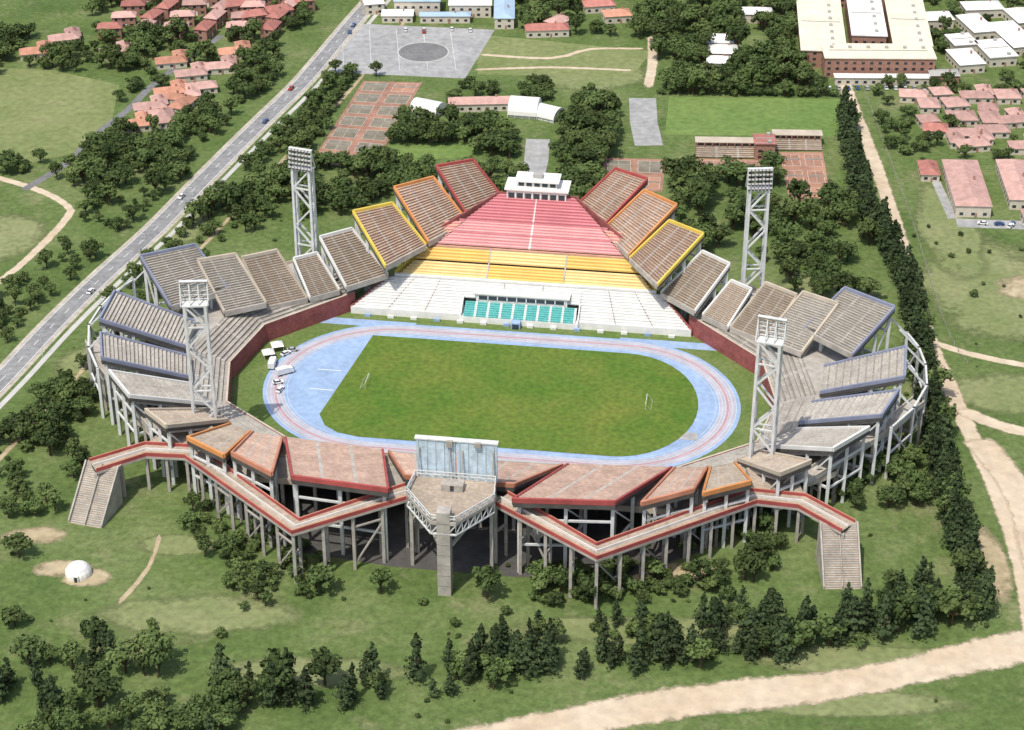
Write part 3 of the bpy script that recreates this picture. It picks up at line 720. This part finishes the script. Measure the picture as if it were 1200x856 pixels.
for i in range(6): car(-84+R.randrange(14)*4.8,R.choice([334,337])+R.uniform(-1,1),math.pi/2+.08,R.choice(CK))
for i in range(10): car(200+R.uniform(-5,35),115+R.uniform(-2,2),R.uniform(0,3),R.choice(CK))
for i in range(12): car(150+i*4.6,261+R.uniform(-.5,.5),math.pi/2,R.choice(CK))
for i in range(4,len(RS)-6,7):
    p=offset(RS,-7)[i];q=RS[i];mb=MB();mb.cyl(0,0,0,.14,9,'steel_white',6,.08);d=Vector((q[0]-p[0],q[1]-p[1])).normalized()
    mb.beam((0,0,9),(d.x*2.2,d.y*2.2,9.4),.12,.12,'steel_white');mb.beam((d.x*2,d.y*2,9.35),(d.x*3,d.y*3,9.4),.35,.18,'roof_grey');mb.obj('street_lamp',None,(p[0],p[1],0))
mb=MB();FP=smooth([(171,300),(171,200),(171,120),(169,30),(172,0)],5)
for i,p in enumerate(FP):
    mb.box(p[0],p[1],0,.16,.16,1.8,'concrete')
    if i:
        for h in(.6,1.2,1.7): mb.beam((*FP[i-1],h),(*p,h),.035,.035,'concrete')
mb.obj('wire_fence')
# ------------------------------------------------------------ trees
def tree_mesh(kind,seed):
    r=random.Random(seed);v=[];f=[];m=[]
    def limb(p,q,r0,r1):
        p=Vector(p);q=Vector(q);d=(q-p).normalized();s=d.orthogonal().normalized();u=d.cross(s);i=len(v);n=5
        for c,rr in((p,r0),(q,r1)):
            for j in range(n):
                a=j*6.2832/n;v.append(tuple(c+s*math.cos(a)*rr+u*math.sin(a)*rr))
        for j in range(n): f.append((i+j,i+(j+1)%n,i+n+(j+1)%n,i+n+j));m.append(1)
    def leaf(c,nrm,sz):
        nrm=(nrm+Vector((r.uniform(-.7,.7),r.uniform(-.7,.7),r.uniform(-.5,.7)))).normalized()
        s=nrm.orthogonal().normalized();u=nrm.cross(s);a=r.uniform(0,6.28);s,u=s*math.cos(a)+u*math.sin(a),u*math.cos(a)-s*math.sin(a)
        i=len(v);s=s*sz*r.uniform(.6,1.2);u=u*sz*r.uniform(.5,1)
        for q in(c-s-u*.6,c+s*.8-u,c+s+u*.7,c-s*.5+u): v.append(tuple(q))
        f.append((i,i+1,i+2,i+3));m.append(0)
    def core(c,rx,rz):
        i=len(v);rings=4;n=6
        for a in range(rings+1):
            ph=math.pi*a/rings
            for j in range(n):
                t=j*6.2832/n;k=r.uniform(.7,1.15)
                v.append((c.x+rx*k*math.sin(ph)*math.cos(t),c.y+rx*k*math.sin(ph)*math.sin(t),c.z+rz*k*math.cos(ph)))
        for a in range(rings):
            for j in range(n): f.append((i+a*n+j,i+a*n+(j+1)%n,i+(a+1)*n+(j+1)%n,i+(a+1)*n+j));m.append(0)
    if kind=='pine':
        limb((0,0,0),(0,0,12.5),.35,.05);lean=r.uniform(.8,1.25)
        for k in range(22):
            t=k/21;z=1.3+t*11.6;rad=(2.8*lean*(1-t)**.7*(.55+.45*min(1,t*5+.3))+.25)*r.uniform(.5,1.2)
            a=r.uniform(0,6.28)
            for q in range(3):
                if r.random()<.12: continue
                aa=a+q*2.1+r.uniform(-.5,.5);rr=rad*r.uniform(.6,1.2);c=Vector((math.cos(aa)*rr*.55,math.sin(aa)*rr*.55,z+r.uniform(-.3,.5)))
                core(c,rr*.34,.6)
                for w in range(9):
                    dd=Vector((math.cos(aa+r.uniform(-.9,.9)),math.sin(aa+r.uniform(-.9,.9)),r.uniform(-.2,.7)))
                    leaf(c+dd*rr*r.uniform(.3,.75),dd,.42)
    else:
        flat={'round':.8,'wide':.55,'bush':.75}[kind];Rr={'round':4.2,'wide':5.4,'bush':3.6}[kind];cz={'round':6.2,'wide':5.6,'bush':2.6}[kind]
        limb((0,0,0),(0,0,cz),.42,.22);nl=12
        for k in range(nl):
            a=k*2.4+r.uniform(-.5,.5);d=r.uniform(.2,.85)*Rr if k else 0;zz=cz+r.uniform(-.5,.8)*Rr*flat*.6+(1-d/Rr)*Rr*flat*.35
            c=Vector((math.cos(a)*d,math.sin(a)*d,zz));lr=Rr*r.uniform(.22,.44)
            if kind!='bush' or k<4: limb((0,0,cz*.45),tuple(c),.2,.07)
            core(c,lr*.75,lr*.6)
            for w in range(27):
                dd=Vector((r.gauss(0,1),r.gauss(0,1),r.gauss(.25,.9))).normalized()
                leaf(c+Vector((dd.x*lr,dd.y*lr,dd.z*lr*.85))*r.uniform(.8,1.3),dd,.54)
    return v,f,m
TM={}
for kind,leafs,cnt in(('round',('leaf_a','leaf_b'),7),('wide',('leaf_a','leaf_b'),5),('bush',('leaf_b','leaf_a'),5),('pine',('leaf_pine',),6)):
    L=[]
    for s in range(cnt):
        v,f,m=tree_mesh(kind,s*13+len(kind))
        me=bpy.data.meshes.new(kind+'_tree_mesh');me.from_pydata(v,[],f);me.materials.append(M[leafs[s%len(leafs)]]);me.materials.append(M['bark'])
        me.polygons.foreach_set('material_index',m);me.update();L.append(me)
    TM[kind]=L
NM={'round':'broadleaf_tree','wide':'acacia_tree','bush':'shrub','pine':'pine_tree'}
NT=0
def tree(x,y,kind,s):
    global NT
    o=bpy.data.objects.new(NM[kind],R.choice(TM[kind]));COL.objects.link(o);o.location=(x,y,-.1);o.rotation_euler=(R.uniform(-.06,.06),R.uniform(-.06,.06),R.uniform(0,6.28))
    k=s*R.uniform(.9,1.1);o.scale=(k,k*R.uniform(.9,1.1),s*R.uniform(.8,1.2));NT+=1
def inpoly(x,y,P):
    c=False;n=len(P)
    for i in range(n):
        a,b=P[i],P[i-1]
        if (a[1]>y)!=(b[1]>y) and x<(b[0]-a[0])*(y-a[1])/(b[1]-a[1])+a[0]: c=not c
    return c
ROADS=[(RS,7)]+[(smooth(p,8),w) for p,w in((PATH,4),(SR,4),([(63,250),(62,222),(63,196)],8),([(12,203),(11,180),(9,163)],8),([(163,300),(163,240),(164,144),(163,88),(161,24),(163,-31),(166,-120),(160,-172)],5),([(-10,-212),(25,-201),(51,-194),(103,-185),(157,-168)],9))]
KEEP=[[(-91,178),(-63,171),(-44,269),(-73,271)],[(121,138),(139,136),(142,189),(122,189)],[(42,150),(66,148),(70,181),(41,183)],[(-83,347),(-9,338),(-23,274),(-91,282)],[(76,252),(159,249),(153,206),(71,208)],[(84,162),(112,162),(113,184),(84,184)],
 [(-255,287),(-229,285),(-192,266),(-189,225),(-199,188),(-223,174),(-240,178)],[(-64,177),(-18,186),(-20,198),(-58,194)]]
def ok(x,y,r=2.5,st=True):
    if st:
        sx,sy=W2S(x,y)
        if abs(sx)<146 and -92<sy<72 and abs(sx)*.55+abs(sy)*.8<128: return False
        if abs(sx)<60 and 60<sy<130:return False
        if abs(abs(sx)-48)<22 and -128<sy<-100: return False
        if abs(sx)<16 and -127<sy<130: return False
        if abs(sx)>85 and abs(sx)<134 and -108<sy<-66: return False
    for P,w in ROADS:
        for p in P:
            if (p[0]-x)**2+(p[1]-y)**2<(w+r)**2: return False
    for K in KEEP:
        if inpoly(x,y,K):return False
    for ex,ey,er in EXC:
        if (ex-x)**2+(ey-y)**2<(er+r*.4)**2:return False
    return True
PL=[]
def scatter(P,n,kinds,s0,s1,mind=4,st=True,clump=-.1):
    xs=[p[0] for p in P];ys=[p[1] for p in P];c=0;t=0
    while c<n and t<n*12:
        t+=1;x=R.uniform(min(xs),max(xs));y=R.uniform(min(ys),max(ys))
        if not inpoly(x,y,P):continue
        if noise.noise(Vector((x*.045,y*.045,3)))<clump and R.random()<.88: continue
        if not ok(x,y,st=st):continue
        s=R.uniform(s0,s1)**1.2;md=mind*s
        if any((a-x)**2+(b-y)**2<md*md for a,b in PL[-400:]):continue
        PL.append((x,y));tree(x,y,R.choice(kinds),s);c+=1
B=['round','round','wide','bush'];D=['round','round','wide']
scatter([(-270,275),(-150,285),(-150,325),(-270,330)],70,B,.7,1.2)
scatter([(-215,325),(-105,325),(-110,400),(-230,400)],70,B,.6,1.0)
scatter([(-192,175),(-145,175),(-112,290),(-125,330),(-165,325),(-185,260)],95,B,.6,1.15)
scatter([(-208,160),(-190,175),(-180,270),(-192,270),(-187,225),(-199,186)],24,B,.7,1.1)
scatter([(-240,168),(-150,140),(-140,172),(-205,182)],40,B,.6,1.1)
scatter([(-210,-30),(-195,-10),(-155,110),(-150,150),(-185,150),(-188,90),(-215,50)],62,B,.4,1.0)
for off,s in((-15,.9),(-33,.85)):
    o=offset(RS,off)
    for i in range(10,len(o)):
        x,y=o[i];
        if R.random()<.66 and y>40:
            x+=R.uniform(-2,2);y+=R.uniform(-2,2)
            if ok(x,y): tree(x,y,R.choice(B),R.uniform(.55,1)*s)
scatter([(-150,60),(-120,60),(-100,130),(-92,175),(-108,200),(-128,150)],32,B,.5,1.0)
scatter([(-135,120),(-60,125),(-45,165),(-62,175),(-120,170)],68,D,.7,1.2)
scatter([(-62,140),(5,140),(5,168),(-60,172)],34,D,.7,1.15)
scatter([(-60,198),(40,170),(42,228),(-50,228)],95,D,.7,1.2,3.8)
scatter([(-45,240),(40,238),(45,262),(-42,268)],22,B,.6,.9)
scatter([(20,130),(42,125),(50,235),(28,250)],46,D,.8,1.25)
scatter([(60,95),(115,80),(152,95),(152,140),(70,150)],56,D,.7,1.25,3.8,clump=.0)
scatter([(70,150),(118,140),(118,165),(72,165)],16,D,.8,1.25)
scatter([(72,256),(150,252),(146,300),(118,305),(118,375),(75,380)],95,D,.8,1.3,3.8)
scatter([(0,335),(72,325),(78,400),(-5,400)],55,B,.7,1.2)
scatter([(172,180),(265,176),(275,275),(205,268),(172,272)],85,B,.4,.9)
scatter([(120,262),(145,262),(150,385),(115,385)],34,D,.8,1.2)
scatter([(145,385),(280,370),(290,420),(-100,430),(-80,385)],140,D,.8,1.3)
scatter([(205,300),(270,280),(280,370),(215,375)],40,B,.6,1)
scatter([(172,60),(215,20),(225,100),(172,110)],9,['bush'],.25,.6)
scatter([(-190,-60),(-165,-10),(-150,60),(-138,62),(-152,10),(-155,-60)],60,B,.5,1.1,3.4)
scatter([(-175,-110),(-145,-95),(-140,-50),(-165,-40),(-180,-80)],18,B,.4,.95)
scatter([(95,60),(140,40),(155,60),(152,90),(100,90)],18,D,.7,1.1)
scatter([(-114,-98),(-80,-85),(-60,-130),(-62,-150),(-85,-150)],70,['bush','bush','round'],.4,.9,3,st=False,clump=-.3)
scatter([(10,-128),(85,-108),(92,-125),(70,-145),(5,-148)],74,['bush','round','bush'],.5,1.0,3.2,st=False)
scatter([(104,-100),(142,-92),(143,-60),(120,-66)],30,D,.6,1.05,3.4,st=False)
scatter([(-160,-215),(-85,-215),(-75,-185),(-120,-170),(-155,-178)],50,['round','wide','pine'],.7,1.15)
for x,y,s,k in ((-60,-141,1.05,'round'),(-42,-141,1,'round'),(-8,-144,1.15,'round'),(26,-147,1.2,'round'),(-2,-152,.6,'bush'),(-161,-122,1.1,'round'),(-129,-165,1.35,'bush'),(-155,-158,1.1,'bush'),(-90,-163,.6,'bush'),(-18,-158,.55,'bush'),(-112,-158,.5,'bush'),(-28,-147,.5,'bush'),(60,-138,1.1,'round'),(75,-134,1.1,'round')): tree(x,y,k,s)
for i in range(420):
    x=R.uniform(-200,200);y=R.uniform(-205,120)
    if ok(x,y,r=0) and noise.noise(Vector((x*.03,y*.03,9)))>-.05: tree(x,y,'bush',R.uniform(.1,.3))
BR=smooth([(-78,-199),(-71,-196),(-25,-188),(0,-184),(26,-180),(60,-174),(92,-168),(120,-161),(146,-152)],4)
for i,p in enumerate(BR):
    for q in range(3):
        if R.random()<(.5 if p[0]<-5 else .3): continue
        tree(p[0]+R.uniform(-2.5,2.5),p[1]+R.uniform(-4,7),'pine' if R.random()<.75 else 'round',R.uniform(.6,1.35))
for i in range(44):
    t=R.random();tree(-10+t*150,-170+t*28+R.uniform(-6,6),R.choice(['pine','round','bush','pine']),R.uniform(.5,1.0))
PB=smooth([(157,225),(154,180),(152,127),(156,95),(158,66),(157,30),(154,-1),(151,-40),(149,-76),(147,-125),(146,-155)],3.2)
for p in PB:
    for q in range(2): tree(p[0]+R.uniform(-3,3),p[1]+R.uniform(-1.5,1.5),'pine' if R.random()<.85 else 'round',R.uniform(.75,1.3))
for a,b,n in(((-96,190),(-78,285),22),((-102,190),(-86,290),20),((-60,168),(-90,175),7),((73,255),(158,252),22),((-40,200),(-22,270),8)):
    for j in range(n):
        p=lerp(a,b,(j+R.uniform(-.3,.3))/n)
        if ok(*p,r=-3): tree(p[0],p[1],R.choice(['round','bush']),R.uniform(.6,.95))
mb=MB()
for k in range(900):
    x=R.uniform(-900,900);y=R.uniform(440,1300);r=R.uniform(4,9)
    n=6;c=[(x+r*math.cos(j*1.047)*R.uniform(.7,1.2),y+r*math.sin(j*1.047)*R.uniform(.7,1.2),R.uniform(1,3)) for j in range(n)];t=(x,y,r*R.uniform(.9,1.4))
    mid=[(x+(q[0]-x)*.75,y+(q[1]-y)*.75,r*R.uniform(.6,.95)) for q in c]
    for j in range(n):
        j2=(j+1)%n;mb.face([(c[j][0],c[j][1],0),(c[j2][0],c[j2][1],0),mid[j2],mid[j]],'leaf_a');mb.face([mid[j],mid[j2],t],'leaf_a')
mb.obj('distant_trees')
# ------------------------------------------------------------ light, world, camera
EL=math.radians(63);az=Vector((-.55,-.83)).normalized()
sd=Vector((az.x*math.cos(EL),az.y*math.cos(EL),math.sin(EL)))
s=bpy.data.lights.new('sun','SUN');s.energy=3.5;s.angle=math.radians(.6);s.color=(1,.95,.86)
so=bpy.data.objects.new('sun',s);COL.objects.link(so);so.rotation_euler=sd.to_track_quat('Z','Y').to_euler();so.location=(0,0,500)
w=bpy.data.worlds.new('World');scene.world=w;w.use_nodes=True;n=w.node_tree.nodes;l=w.node_tree.links
sk=n.new('ShaderNodeTexSky');sk.sky_type='NISHITA';sk.sun_disc=False;sk.sun_elevation=EL;sk.sun_rotation=math.atan2(az.x,az.y)
sk.air_density=1.2;sk.dust_density=3
l.new(sk.outputs[0],n['Background'].inputs[0]);n['Background'].inputs[1].default_value=.15
cam=bpy.data.cameras.new('camera');co=bpy.data.objects.new('camera',cam);COL.objects.link(co)
th=math.radians(31);Dc=774
co.location=(0,-Dc*math.cos(th),Dc*math.sin(th));co.rotation_euler=(math.radians(90)-th,0,0)
cam.lens=72;cam.sensor_width=36;cam.clip_end=20000;cam.clip_start=1
scene.camera=co
scene.view_settings.view_transform='Standard';scene.view_settings.look='None';scene.view_settings.exposure=0
print('TREES',NT)
